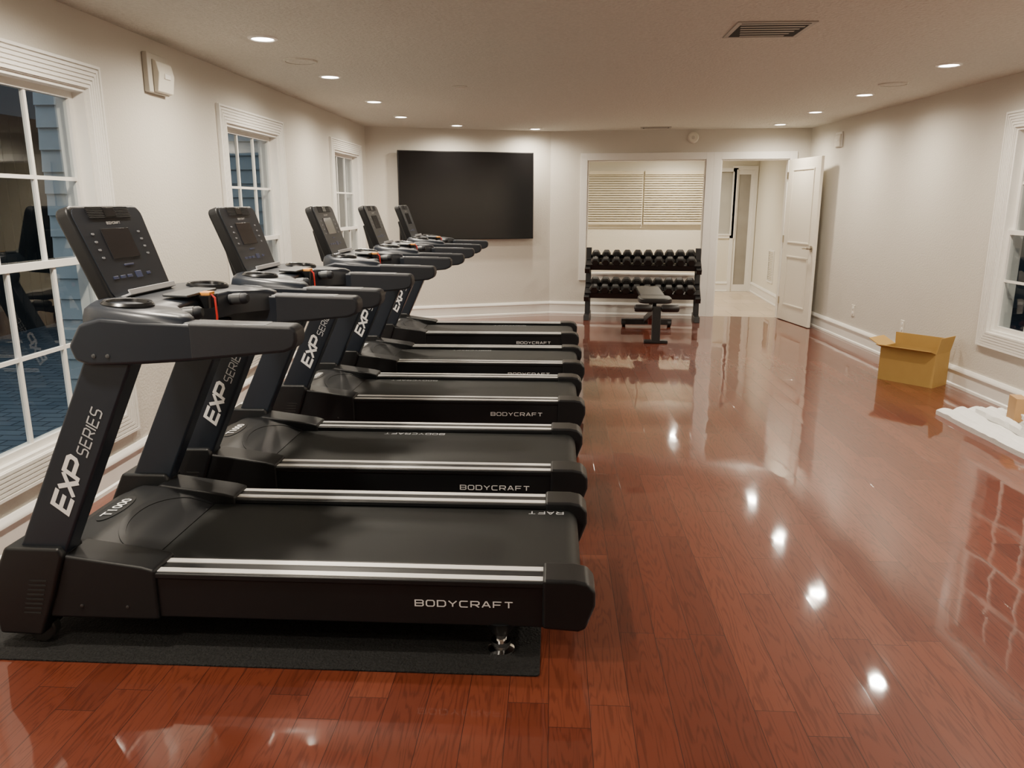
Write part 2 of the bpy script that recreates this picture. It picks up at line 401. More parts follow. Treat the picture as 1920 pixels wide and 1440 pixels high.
# outside: siding returns between the windows, dark fences
for i, y in enumerate((4.78, 7.58, 10.4)):
    bm = B()
    for k in range(22):
        z = -.13+k*.13; prism(bm, [(y, z), (y-.028, z), (y-.012, z+.13), (y, z+.13)], 'x', -3.14, -2.535)
    box(bm, -3.15, -2.535, y, y+.5, -.13, 2.75)
    struct(mk('wall_outside_%d' % (i+1), bm, SIDING))
bm = B()
for k in range(120): box(bm, -7.0, -6.96, -6+k*.2, -6+k*.2+.19, -.13, 2.6)
struct(mk('wall_outside_4', bm, FENCE))
bm = B()
for k in range(90): box(bm, 7.4, 7.44, -6+k*.3, -6+k*.3+.28, -.13, 3.2)
struct(mk('wall_outside_5', bm, SIDING))

# far-wall casings
def casing(bm, s0, s1, z0, z1, w, sill):
    for a, b, c, d in ((s0-w, s0, z0-(w if sill else 0), z1+w), (s1, s1+w, z0-(w if sill else 0), z1+w), (s0, s1, z1, z1+w)):
        box(bm, a, b, -.02, 0, c, d)
    if sill: box(bm, s0, s1, -.02, 0, z0-w, z0); box(bm, s0-.0, s1+.0, -.03, .15, z0-.012, z0+.012)
pf = WALL['far'][0]; cw = .092
bm = B()
for a, b, c, d in ((ps0-cw, ps0, pz0-cw, pz1+cw), (ps0, ps1, pz1, pz1+cw), (ps0, ps1, pz0-cw, pz0-.012), (ps1, (ps1+ds0)/2, 0, pz1+cw)): box(bm, a, b, -.02, 0, c, d)
box(bm, ps0, ps1, -.03, .15, pz0-.012, pz0+.012)
box(bm, ps0, ps0+.012, 0, .15, pz0+.012, pz1); box(bm, ps1-.012, ps1, 0, .15, pz0+.012, pz1); box(bm, ps0, ps1, 0, .15, pz1-.012, pz1)
struct(mk('trim_1', bm, TRIM, loc=(pf[0], pf[1], 0), rot=(0, 0, wrot('far')), bev=.003))
bm = B()
for a, b, c, d in (((ps1+ds0)/2, ds0, 0, dz1+cw), (ds0, ds1, dz1, dz1+cw), (ds1, ds1+cw, 0, dz1+cw)): box(bm, a, b, -.02, 0, c, d)
box(bm, ds0, ds0+.014, 0, .15, 0, dz1); box(bm, ds1-.014, ds1, 0, .15, 0, dz1); box(bm, ds0, ds1, 0, .15, dz1-.014, dz1)
struct(mk('trim_2', bm, TRIM, loc=(pf[0], pf[1], 0), rot=(0, 0, wrot('far')), bev=.003))

# open door
hp = wpt('far', ds1-.015)
dl = .87
dr = struct(empty('door_1', (hp.x+.0, hp.y-.035, .008), R(-81.5)))
bm = B(); box(bm, 0, dl, 0, .036, 0, dz1-.022)
mk('leaf', bm, DOORM, dr, bev=.003)
for z0, z1 in ((.20, .84), (1.0, 1.92)):
    bm = B(); a, b = .14, dl-.14
    for q in ((a, b, z0, z0+.022), (a, b, z1-.022, z1), (a, a+.022, z0+.022, z1-.022), (b-.022, b, z0+.022, z1-.022)): box(bm, q[0], q[1], -.009, 0, q[2], q[3])
    mk('panel_moulding', bm, DOORM, dr, bev=.004)
bm = B()
lathe(bm, [(.036, 0), (.036, .010), (.014, .014), (.014, .055)], seg=18, M=T((dl-.07, 0, .96)) @ RX(90))
tube(bm, [(dl-.07, -.050, .96), (dl-.13, -.053, .962), (dl-.20, -.050, .956)], [.013, .012, .010])
h = mk('lever_handle', bm, NICKEL, dr)
for z in (.2, 1.0, 1.8):
    bm = B(); box(bm, -.012, .02, -.006, 0, z, z+.09); mk('hinge', bm, NICKEL, dr)

# back room: blinds, narrow window, glazed door
pr = WALL['rear'][0]
wb = struct(empty('window_5', (pr[0], pr[1], 0)))
bm = B(); casing(bm, bs0, bs1, bz0, bz1, .05, True); mid = (bs0+bs1)/2; box(bm, mid-.02, mid+.02, -.02, .1, bz0, bz1)
mk('casing', bm, CREAM, wb)
bm = B(); box(bm, bs0, bs1, .10, .105, bz0, bz1); mk('pane', bm, DARKG, wb)
for k, (a, b) in enumerate(((bs0-.02, mid-.012), (mid+.012, bs1+.02))):
    rt = empty('window_blind', (pr[0]+(a+b)/2, pr[1]-.02, bz0)); hw = (b-a)/2; hh = bz1-bz0
    tag(rt, ('cream slatted blind covering the left half of the back room window' if k == 0 else 'cream slatted blind covering the right half of the back room window'), 'blind', 'blinds in the back room')
    bm = B(); box(bm, -hw, hw, -.055, -.005, hh-.05, hh+.01); mk('headrail', bm, BLIND, rt)
    n = 21
    bm = B()
    for q in range(n):
        z = .05+(hh-.11)*q/(n-1); box(bm, -hw, hw, -.023, .023, -.0015, .0015, T((0, -.030, z)) @ RX(48))
    mk('slats', bm, BLIND, rt)
    bm = B(); box(bm, -hw, hw, -.045, -.013, .010, .034); mk('bottom_rail', bm, BLIND, rt)
wg = struct(empty('window_6', (pr[0], pr[1], 0)))
bm = B(); casing(bm, gs0, gs1, gz0, gz1, .06, True); mk('casing', bm, TRIM, wg)
bm = B(); box(bm, gs0, gs1, .03, .035, gz0, gz1); mk('pane', bm, FROST, wg)
d2 = struct(empty('door_2', (pr[0], pr[1], 0)))
bm = B(); casing(bm, hs0, hs1, 0, hz1, .06, False); mk('casing', bm, TRIM, d2)
bm = B()
for q in ((hs0, hs0+.05, 0, hz1), (hs1-.05, hs1, 0, hz1), (hs0+.05, hs1-.05, 0, .12), (hs0+.05, hs1-.05, hz1-.08, hz1)): box(bm, q[0], q[1], .0, .04, q[2], q[3])
mk('leaf', bm, TRIM, d2)
bm = B(); box(bm, hs0+.05, hs1-.05, .015, .02, .12, hz1-.08); mk('pane', bm, DARKG, d2)

# ------------------------------------------------------------------ ceiling fixtures
ORD = ['nearest', 'second', 'third', 'fourth', 'fifth', 'sixth', 'seventh']
def light(x, y, label, power=165):
    r = tag(empty('ceiling_light', (x, y, HC)), label, 'ceiling light', 'recessed ceiling lights')
    bm = B(); lathe(bm, [(.062, -.001), (.062, -.006), (.068, -.010), (.084, -.006), (.086, 0)], seg=32); mk('trim_ring', bm, TRIM, r)
    bm = B(); lathe(bm, [(.0615, -.002), (.0615, -.005), (.03, -.007)], seg=32); mk('lens', bm, LENS, r)
    ld = bpy.data.lights.new('lamp', 'SPOT'); ld.energy = power; ld.spot_size = R(174); ld.spot_blend = 1; ld.shadow_soft_size = .055; ld.color = (1, .88, .72)
    lo = bpy.data.objects.new('lamp', ld); COL.objects.link(lo); lo.parent = r; lo.location = (0, 0, -.03)
for i, y in enumerate((4.76, 6.15, 7.62, 8.93)):
    light(-1.71, y, '%s recessed ceiling light from the camera, in the row above the treadmills' % ORD[i], 165)
for i, y in enumerate((5.88, 7.38, 8.70, 10.0)):
    light(2.72, y, '%s recessed ceiling light from the camera, in the row along the right wall' % ORD[i], 125)
light(-1.21, 9.92, 'recessed ceiling light in front of the wall television, left of the two there', 120)
light(-.26, 10.42, 'recessed ceiling light in front of the wall television, right of the two there', 105)
for x, y in ((-1.71, 3.36), (-1.71, 1.96), (-1.71, .5), (2.72, 4.40), (2.72, 2.95), (2.72, 1.5), (2.72, 0)):
    light(x, y, 'recessed ceiling light above the near end of the room, outside the view', 180)
light(2.08, 12.9, 'recessed ceiling light inside the back room', 225)
light(.4, 12.6, 'recessed ceiling light above the back room window blinds', 120)

def ceiling_vent(u, v, w, d, label, rz=0):
    p = on_z(u, v, HC)
    r = tag(empty('ceiling_vent', (p.x, p.y, HC), rz), label, 'vent')
    bm = B(); box(bm, -w/2+.02, w/2-.02, -d/2+.02, d/2-.02, -.0045, -.001); mk('backing', bm, GAPSHADE, r)  # dark sheet painted as the shade between the louvers
    bm = B(); f = .026
    for q in ((-w/2, w/2, -d/2, -d/2+f), (-w/2, w/2, d/2-f, d/2), (-w/2, -w/2+f, -d/2+f, d/2-f), (w/2-f, w/2, -d/2+f, d/2-f)): box(bm, *q, -.006, 0)
    mk('frame', bm, VENTM, r, bev=.002)
    n = max(3, int(round(d/.062)))
    for i in range(n):
        bm = B(); y = -d/2+f+(d-2*f)*(i+.5)/n
        box(bm, -w/2+f+.012*i, w/2-f-.012*i, -.012, .012, -.0005, .0005, T((0, y, -.0055))); mk('louver', bm, VENTM, r)
ceiling_vent(1441, 55, .42, .40, 'square grey louvered ceiling vent near the camera')
ceiling_vent(1230, 239, .38, .20, 'small grey ceiling vent in front of the pass-through opening', wrot('far'))
for (u, v, rad, lab) in ((563, 114, .115, 'flush round ceiling speaker above the treadmills'), (1675, 157, .115, 'flush round ceiling speaker near the right wall')):
    p = on_z(u, v, HC); r = tag(empty('ceiling_speaker', (p.x, p.y, HC)), lab, 'ceiling speaker')
    bm = B(); lathe(bm, [(rad*.86, -.001), (rad*.86, -.009), (rad*.95, -.010), (rad, 0)], seg=32); mk('rim', bm, CEILM, r)
    bm = B(); lathe(bm, [(rad*.86, -.002), (rad*.84, -.006), (.01, -.008)], seg=32); mk('grille', bm, CEILM, r)
p = on_z(862, 162, HC); r = tag(empty('smoke_detector', (p.x, p.y, HC)), 'small round smoke detector in the middle of the ceiling', 'smoke detector')
bm = B(); lathe(bm, [(.062, 0), (.062, -.006), (.05, -.009)], seg=28); mk('base', bm, CEILM, r)
bm = B(); lathe(bm, [(.042, -.009), (.038, -.013), (.012, -.015)], seg=28); mk('sensor_cap', bm, GREYBOX, r)

# ------------------------------------------------------------------ wall devices
def wall_device(name, w, u, v, bw, bh, bd, label, cat, bmat=None):
    s, z = on_wall(u, v, w)
    r = tag(empty(name, wpt(w, s, z-bh/2), wrot(w)), label, cat)
    bm = B(); box(bm, -bw/2, bw/2, -bd*.45, 0, 0, bh); mk('back_box', bm, bmat or GREYBOX, r, bev=.006)
    bm = B(); prism(bm, [(-bd*.45, .02*bh), (-bd*.8, .04*bh), (-bd, .5*bh), (-bd*.8, .8*bh), (-bd*.45, .86*bh)], 'x', -bw*.30, bw*.48); c = mk('cover', bm, PLATE, r, bev=.006)
    bm = B(); box(bm, -bw*.05, bw*.25, -bd*1.06, -bd*.7, .38*bh, .52*bh); mk('strobe_lens', bm, TRIM, c, bev=.004)
wall_device('alarm_strobe', 'left', 287, 140, .24, .22, .075, 'cream alarm box high on the wall between first and second windows', 'alarm')
wall_device('motion_sensor', 'left', 690, 256, .10, .13, .06, 'small white motion sensor in the corner left of the television', 'sensor', PLATE)
wall_device('alarm_speaker', 'right', 1575, 262, .19, .17, .045, 'small cream alarm box high on right wall beside the open door', 'alarm', TRIM)
s, z = on_wall(1300, 258, 'far')
r = tag(empty('round_sensor', wpt('far', s, z), wrot('far')), 'round white wall device above the column between opening and doorway', 'sensor')
bm = B(); lathe(bm, [(.07, 0), (.07, .02), (.055, .032)], seg=28, M=RX(90)); mk('housing', bm, PLATE, r)
bm = B(); lathe(bm, [(.022, .032), (.018, .042)], seg=20, M=RX(90)); mk('lens', bm, GREYBOX, r)
def outlet(u, v, label):
    s, z = on_wall(u, v, 'right'); r = tag(empty('wall_outlet', wpt('right', s, z), wrot('right')), label, 'outlet')
    bm = B(); box(bm, -.037, .037, -.007, 0, -.06, .06); mk('cover_plate', bm, PLATE, r, bev=.003)
    for k in (-1, 1):
        bm = B(); lathe(bm, [(.017, 0), (.017, .004), (.006, .0045)], seg=16, M=T((0, -.006, k*.026)) @ RX(90)); mk('socket', bm, TRIM, r)
outlet(1600, 582, 'cream wall outlet on right wall nearer to the open door')
outlet(1692, 612, 'cream wall outlet on right wall just above the open carton')
s = wlen('corr')*.45
r = tag(empty('wall_vent', wpt('corr', s, .30), wrot('corr')), 'white return air grille low on the corridor wall through the doorway', 'vent')
bm = B()
for q in ((-.2, .2, 0, .03), (-.2, .2, .47, .5), (-.2, -.17, .03, .47), (.17, .2, .03, .47)): box(bm, q[0], q[1], -.012, 0, q[2], q[3])
mk('frame', bm, TRIM, r)
bm = B()
for k in range(16): box(bm, -.17, .17, -.012, .0, -.001, .001, T((0, 0, .045+k*.027)) @ RX(25))
mk('louvers', bm, GREYBOX, r)

# television
t0, tz0 = on_wall(743, 281, 'tv'); t1, tz1 = on_wall(997, 288, 'tv'); tb = on_wall(995, 447, 'tv')[1]
tz = (tz0+tz1)/2
r = tag(empty('television', wpt('tv', (t0+t1)/2, tb), wrot('tv')), 'large black flat television mounted on the far left wall', 'television')
hw = (t1-t0)/2; hh = tz-tb
bm = B(); box(bm, -hw, hw, -.085, -.045, 0, hh); mk('housing', bm, BLACK, r, bev=.004)
bm = B(); box(bm, -hw+.012, hw-.012, -.087, -.084, .016, hh-.012); mk('screen', bm, TVB, r)
bm = B(); box(bm, -.3, .3, -.045, 0, hh*.3, hh*.7); mk('wall_bracket', bm, RACKM, r)

# ------------------------------------------------------------------ treadmill
def interp(tab, x):
    if x <= tab[0][0]: return tab[0][1]
    for (a, p), (b, q) in zip(tab, tab[1:]):
        if x <= b:
            t = (x-a)/(b-a); t = t*t*(3-2*t)*.6+t*.4; return p+(q-p)*t
    return tab[-1][1]
HT = [(-1.0, .22), (-.955, .305), (-.88, .338), (-.77, .340), (-.68, .312), (-.56, .268)]
def hood(x, y): return .18+(interp(HT, x)-.18)*(1-abs(y/.315)**6*.10)
def make_treadmill():
    r = empty('treadmill')
    bm = B()
    for s in (-1, 1): box(bm, -.80, .84, min(s*.395, s*.28), max(s*.395, s*.28), .118, .268)
    box(bm, -.9, .90, -.28, .28, .14, .235)
    mk('deck_frame', bm, BLACK, r, bev=.006)
    for s in (-1, 1):
        a, b = sorted((s*.402, s*.272))
        bm = B(); box(bm, -.49, .84, a, b, .262, .284); rail = mk('side_rail', bm, BLACK, r, bev=.006)
        for c in (.305, .375):
            y0, y1 = sorted((s*(c-.0145), s*(c+.0145)))
            bm = B(); box(bm, -.475, .828, y0, y1, .282, .2865); mk('silver_trim', bm, SILVER, rail)
        bm = B(); prism(bm, [(.826, .118), (.945, .110), (.97, .120), (1.0, .205), (1.0, .258), (.975, .287), (.93, .296), (.826, .296)], 'y', *sorted((s*.408, s*.268)))
        mk('end_cap', bm, BLACK, r, bev=.012, seg=3)
        bm = B(); prism(bm, [(-.475, .112), (-.475, .296), (-.52, .308), (-.79, .344), (-.86, .30), (-.86, .112)], 'y', *sorted((s*.408, s*.262)))
        sc = mk('side_cover', bm, MATTEB, r, bev=.010)
        bm = B()
        for x in (-.74, -.58):
            lathe(bm, [(.006, 0), (.006, .003), (.003, .004)], seg=12, M=T((x, s*.4075, .16)) @ RX(90 if s < 0 else -90))
        mk('screw', bm, GREYTRIM, sc)
    # belt with its roller end
    pts = [(-.66, .252), (-.66, .264), (.90, .264)]
    for k in range(1, 9):
        a = R(90-k*22.5); pts.append((.905+.055*math.cos(a), .209+.055*math.sin(a)))
    pts += [(.80, .154), (.80, .252)]
    bm = B(); prism(bm, pts, 'y', -.268, .268); mk('running_belt', bm, BELT, r)
    # motor hood
    bm = B(); nx, ny = 30, 24; G = []
    for i in range(nx+1):
        x = -1.0+.44*i/nx
        G.append([bm.verts.new((x, -.315+.63*j/ny, hood(x, -.315+.63*j/ny))) for j in range(ny+1)])
    for i in range(nx):
        for j in range(ny): bm.faces.new((G[i][j], G[i+1][j], G[i+1][j+1], G[i][j+1]))
    border = [G[i][0] for i in range(nx+1)]+[G[nx][j] for j in range(1, ny+1)]+[G[i][ny] for i in range(nx-1, -1, -1)]+[G[0][j] for j in range(ny-1, 0, -1)]
    low = [bm.verts.new((v.co.x, v.co.y, .12)) for v in border]
    n = len(border)
    for k in range(n): bm.faces.new((border[k], border[(k+1) % n], low[(k+1) % n], low[k]))
    bm.faces.new(low)
    hd = mk('motor_hood', bm, MATTEB, r, sharp=50)
    # flat crescent lip around the start of the belt
    bm = B(); Q = []
    for k in range(25):
        a = math.pi*k/24; row = []
        for off in (0, .022):
            x = -.565-(.175+off)*math.sin(a)**.75; y = -(.245+off*.9)*math.cos(a)
            row.append(bm.verts.new((x, y, hood(x, y)+.003)))
        Q.append(row)
    for A_, B_ in zip(Q, Q[1:]): bm.faces.new((A_[0], B_[0], B_[1], A_[1]))
    ex = bmesh.ops.extrude_face_region(bm, geom=bm.faces[:]); bmesh.ops.translate(bm, vec=(0, 0, -.012), verts=[e for e in ex['geom'] if isinstance(e, bmesh.types.BMVert)])
    mk('hood_lip', bm, MATTEB, hd)
    bm = B(); c = []; bx_, by_ = -.835, .012
    for k in range(32):
        a = 2*math.pi*k/32; x, y = bx_+.038*math.cos(a), by_+.125*math.sin(a); c.append(bm.verts.new((x, y, hood(x, y)+.003)))
    bm.faces.new(c); mk('name_badge', bm, BLACK, hd)
    text('lettering', 'T1000', .175, .038, T((bx_, by_, 0)) @ RZ(90), WHITEP, hd, bold=.005, fn=lambda x, y: hood(x, y)+.006)
    # uprights and their foot covers
    for s in (-1, 1):
        a, b = sorted((s*.402, s*.318))
        bm = B(); prism(bm, [(-.955, .325), (-.787, .325), (-.455, 1.045), (-.615, 1.045)], 'y', a, b); up = mk('upright', bm, STEEL, r, bev=.010)
        if s < 0:
            ang = math.degrees(math.atan2(.72, .335))
            def at(z, off): # off to the right of the upright's axis
                return T((-.871+(z-.325)*.466+off, -.4035, z)) @ RX(90) @ RZ(ang)
            stroke_text('lettering', 'EXP', .185, .058, .25, at(.595, .012), WHITEP, up, shear=.24, gap=.16, wid=.95)
            stroke_text('lettering', 'SERIES', .170, .036, .13, at(.775, .022), GREYP, up, shear=.12, gap=.30, wid=.75)
        else:
            bm = B(); lathe(bm, [(.014, 0), (.014, .004), (.008, .005)], seg=16, M=T((-.58, .318, .93)) @ RX(90)); mk('red_knob', bm, REDM, up)
        a, b = sorted((s*.425, s*.30))
        bm = B(); prism(bm, [(-1.035, .055), (-.885, .05), (-.825, .20), (-.775, .345), (-.785, .375), (-.975, .375), (-1.045, .23)], 'y', a, b)
        bc = mk('base_cover', bm, BLACK, r, bev=.012, seg=3)
        bm = B()
        for k in range(8):
            z = .135+k*.017; x = -.935+k*.005; box(bm, x, x+.06, min(s*.4235, s*.4265), max(s*.4235, s*.4265), z, z+.006)
        mk('vent_slots', bm, GAPSHADE, bc)  # thin dark bars painted as the shade inside the slots
        bm = B(); lathe(bm, [(.045, -.02), (.05, -.015), (.05, .015), (.045, .02)], seg=22, M=T((-.92, s*.36, .05)) @ RX(90)); mk('transport_wheel', bm, GREYTRIM, r)
        # levelling foot at the rear
        bm = B(); lathe(bm, [(.060, .125), (.048, .10), (.030, .070)], (.685, s*.345, 0), 20); mt = mk('foot_mount', bm, BLACK, r)
        bm = B(); lathe(bm, [(.020, .072), (.020, .044), (.034, .042), (.034, .028), (.022, .024), (.046, .010), (.046, 0)], (.685, s*.345, 0), 24); mk('levelling_foot', bm, CHROME, mt)
    # lettering on the flank
    stroke_text('lettering', 'BODYCRAFT', .325, .021, .17, T((.565, -.3965, .198)) @ RX(90), WHITEP, r, gap=.42)
    # handlebars: one flowing arm from the tray to the grip
    for s in (-1, 1):
        prof = [(-.662, 1.06), (-.645, 1.012), (-.60, .998), (-.48, 1.000), (-.28, 1.014), (-.10, 1.032), (-.02, 1.043), (-.02, 1.132), (-.28, 1.136), (-.44, 1.142), (-.55, 1.150), (-.62, 1.130)]
        bm = B(); prism(bm, prof, 'y', *sorted((s*.424, s*.336)))
        hb = mk('handlebar', bm, STEEL, r, bev=.014, seg=3)
        bm = B(); prism(bm, [(-.275, 1.017), (.025, 1.046), (.058, 1.060), (.067, 1.083), (.067, 1.112), (.052, 1.128), (-.275, 1.137)], 'y', *sorted((s*.4248, s*.3352)))
        mk('hand_grip', bm, GRIP, hb, bev=.015, seg=3)
        bm = B()
        for x in (-.58, -.535): lathe(bm, [(.007, 0), (.007, .002), (.004, .003)], seg=14, M=T((x, s*.424, 1.030)) @ RX(90 if s < 0 else -90))
        mk('screw', bm, GREYKEY, hb)
    # dashboard: a tray with rounded corners
    bm = B()
    outl = [(-.28, -.424), (-.45, -.424), (-.56, -.415), (-.63, -.38), (-.658, -.30), (-.668, -.15), (-.67, 0), (-.668, .15), (-.658, .30), (-.63, .38), (-.56, .415), (-.45, .424), (-.28, .424), (-.27, .36), (-.33, .30), (-.395, .22), (-.41, 0), (-.395, -.22), (-.33, -.30), (-.27, -.36)]
    def lift(x): return 1-min(1, max(0, (x+.66)/.36))
    A = [bm.verts.new((x, y, 1.075)) for x, y in outl]
    cx = -.50
    Bv = [bm.verts.new((cx+(x-cx)*.99, y*.998, 1.118+.03*lift(x))) for x, y in outl]
    Cv = [bm.verts.new((cx+(x-cx)*.95, y*.982, 1.144+.030*lift(x))) for x, y in outl]
    Dv = [bm.verts.new((cx+(x-cx)*.86, y*.945, 1.155+.032*lift(x))) for x, y in outl]
    n = len(outl)
    for P, Q in ((A, Bv), (Bv, Cv), (Cv, Dv)):
        for i in range(n): bm.faces.new((P[i], P[(i+1) % n], Q[(i+1) % n], Q[i]))
    bm.faces.new(A[::-1]); bm.faces.new(Dv)
    da = mk('dashboard', bm, STEEL, r, sharp=60)
    for s in (-1, 1):
        bm = B(); lathe(bm, [(.080, -.02), (.080, .008), (.073, .016), (.064, .014), (.060, -.001), (.01, -.002)], seg=36, M=T((-.525, s*.295, 1.172)) @ RY(4))
        mk('cup_holder', bm, GLOSSB, da)
    bm = B(); box(bm, -.50, -.41, -.12, .12, 0, .010, T((0, 0, 1.162)) @ RY(2)); mk('speed_keys', bm, GREYKEY, da, bev=.004)
    for s in (-1, 1):
        bm = B(); tube(bm, [(-.45, s*.20, 1.12), (-.41, s*.205, 1.130), (-.37, s*.202, 1.136), (-.335, s*.198, 1.138), (-.325, s*.197, 1.139)], [.020, .021, .021, .021, .014], 16)
        gb = mk('grip_bar', bm, GRIP, r)
        bm = B(); tube(bm, [(-.385, s*.2032, 1.1345), (-.35, s*.2, 1.1375)], .0222, 18); mk('pulse_sensor', bm, GREYKEY, gb)
    bm = B(); prism(bm, rrect(-.035, .035, -.04, .04, .012), 'z', -.02, .025); sk = mk('safety_key_socket', bm, GLOSSB, r, loc=(-.405, 0, 1.15))
    bm = B(); box(bm, -.012, .03, -.022, .022, .024, .036); mk('safety_tag', bm, ORANGE, sk, bev=.003)
    bm = B(); tube(bm, [(.025, -.01, .03), (.045, -.015, .015), (.05, -.02, -.05), (.045, -.025, -.14), (.02, -.03, -.15)], .004, 8); mk('safety_cord', bm, REDM, sk)
    # console
    co_tilt = R(-20)
    bm = B(); box(bm, -.70, -.61, -.13, .13, 1.10, 1.185); prism(bm, [(-.70, 1.13), (-.69, 1.19), (-.745, 1.34), (-.775, 1.33), (-.725, 1.13)], 'y', -.11, .11); mk('console_mast', bm, BLACK, r, bev=.008)
    out = rrect(-.228, .228, 0, .345, .035)
    out = [(y*(1-.10*(1-z/.345)), z) for y, z in out]
    bm = B(); prism(bm, out, 'x', -.052, 0)
    con = mk('console', bm, BLACK, r, loc=(-.620, 0, 1.165), rot=(0, co_tilt, 0), bev=.012, seg=3)
    bm = B(); prism(bm, [(y*.955, .012+z*.93) for y, z in out], 'x', -.001, .003); mk('face_plate', bm, STEEL, con)
    bm = B(); box(bm, .002, .0055, -.098, .078, .150, .258); mk('screen', bm, SCREEN, con, bev=.001)
    for s in (-1, 1):
        bm = B()
        for k in range(4): prism(bm, rrect((.132 if s > 0 else -.161), (.147 if s > 0 else -.146), .154+k*.028, .161+k*.028, .003), 'x', .002, .005)
        mk('quick_keys', bm, KEYW, con)
    bm = B()
    for k in range(3): box(bm, .002, .005, -.150+k*.045, -.120+k*.045, .080, .090)
    box(bm, .002, .005, -.005, .035, .074, .098); box(bm, .002, .005, .07, .095, .080, .090); box(bm, .002, .005, -.05, .01, .122, .128)
    mk('workout_keys', bm, BLUEKEY, con, bev=.001)
    bm = B()
    for k in range(7): box(bm, .0025, .006, -.13, .13, .297+k*.006, .300+k*.006)
    mk('air_vent', bm, GAPSHADE, con)
    bm = B(); box(bm, .002, .007, -.035, .035, .300, .334); mk('air_nozzle', bm, GLOSSB, con, bev=.002)
    stroke_text('lettering', 'BODYCRAFT', .085, .008, .17, T((.0040, 0, .278)) @ Matrix(((0, 0, 1, 0), (1, 0, 0, 0), (0, 1, 0, 0), (0, 0, 0, 1))), WHITEP, con, gap=.42)
    bm = B(); box(bm, .0, .040, -.16, .16, .012, .020); box(bm, .036, .042, -.16, .16, .012, .032); mk('tablet_ledge', bm, GREYP, con, bev=.002)
    return r
proto = make_treadmill()
TL = ['black treadmill nearest the camera, standing on the charcoal rubber mat',
      'black treadmill directly behind the one standing on the rubber mat',
      'middle black treadmill of the row of five',
      'black treadmill between the middle one and the farthest one',
      'farthest black treadmill of the row, closest to the wall television']
xs = [-.85, -.83, -.79, -.75, -.75]; ys = [2.72, 3.82, 5.13, 6.32, 7.73]
bx = [.83, .075, -.20, .05, .3]
tms = [proto]+[copy_tree(proto) for _ in range(4)]
for i, t in enumerate(tms):
    t.location = (xs[i], ys[i], .007 if i == 0 else 0)
    tag(t, TL[i], 'treadmill', 'row of treadmills')
    belt = [c for c in t.children if c.name.startswith('running_belt')][0]
    stroke_text('lettering', 'RAFT' if i == 0 else 'BODYCRAFT', .14 if i == 0 else .33, .026, .17, T((bx[i], .235, .2655)) @ RZ(180), GREYP, belt, gap=.42)
bm = B(); prism(bm, rrect(-2.12, -.03, 2.235, 3.2, .015, 3), 'z', 0, .007)
tag(mk('rubber_mat', bm, RUBBER, bev=.002), 'charcoal rubber mat lying under the nearest treadmill', 'mat')

# ------------------------------------------------------------------ dumbbell rack
rk = tag(empty('dumbbell_rack', (1.17, 10.36, 0), wrot('far')), 'two tier black steel rack full of hex dumbbells', 'dumbbell rack')
for s in (-1, 1):
    x0, x1 = sorted((s*.75, s*.68))
    bm = B()
    prism(bm, [(-.03, .05), (.06, .05), (.17, .93), (.09, .93)], 'x', x0, x1)
    ef = mk('end_frame', bm, RACKM, rk, bev=.005)
    bm = B(); prism(bm, [(-.27, 0), (.25, 0), (.25, .07), (-.25, .07)], 'x', x0, x1); mk('foot', bm, RACKM, ef, bev=.005)
    for yc, zc in ((0, .735), (-.08, .375)):
        bm = B(); box(bm, x0, x1, -.20, .16, -.05, .018, T((0, yc, zc)) @ RX(24)); mk('shelf_bracket', bm, RACKM, ef, bev=.004)
for yc, zc in ((0, .735), (-.08, .375)):
    for q in (-.09, .09):
        bm = B(); M_ = T((0, yc, zc)) @ RX(24) @ T((0, q, .02))
        box(bm, -.74, .74, -.045, .045, -.002, .006, M_)
        if q < 0: box(bm, -.74, .74, -.045, -.033, -.055, -.002, M_); box(bm, -.74, .74, -.045, -.040, .006, .022, M_)
        else: box(bm, -.74, .74, .038, .045, .006, .035, M_); box(bm, -.74, .74, -.045, -.038, -.04, -.002, M_)
        mk('shelf_rail', bm, RACKM, rk)
def make_dumbbell(rad):
    r = empty('dumbbell')
    bm = B(); tube(bm, [(0, -.07, 0), (0, -.035, 0), (0, 0, 0), (0, .035, 0), (0, .07, 0)], [.013, .016, .0175, .016, .013], 14); mk('handle', bm, CHROME, r)
    for s in (-1, 1):
        bm = B(); rings = []
        for yy, k in ((.055, .72), (.067, 1), (.130, 1), (.144, .74)):
            rings.append([bm.verts.new((rad*k/math.cos(R(30))*math.cos(R(60*i)), s*yy, rad*k/math.cos(R(30))*math.sin(R(60*i)))) for i in range(6)])
        skin(bm, rings); mk('hex_head', bm, IRON, r, bev=.004)
    return r
NUM = ['first', 'second', 'third', 'fourth', 'fifth', 'sixth', 'seventh', 'eighth', 'ninth', 'last']
cr, sr = math.cos(wrot('far')), math.sin(wrot('far'))
for tier, (yc, zc, r0, r1) in enumerate(((0, .735, .050, .058), (-.08, .375, .057, .0585))):
    for i in range(10):
        rad = r0+(r1-r0)*i/9
        d = make_dumbbell(rad)
        lx = -.617+i*.137; off = Matrix.Rotation(R(24), 3, 'X') @ Vector((0, 0, .0275+rad))
        ly, lz = yc+off.y, zc+off.z
        d.location = (1.17+lx*cr-ly*sr, 10.36+lx*sr+ly*cr, lz)
        d.rotation_euler = (R(24), 0, wrot('far'))
        tag(d, 'black hex dumbbell, %s from the left on the %s shelf of the rack' % (NUM[i], 'upper' if tier == 0 else 'lower'), 'dumbbell', 'hex dumbbells on the rack')

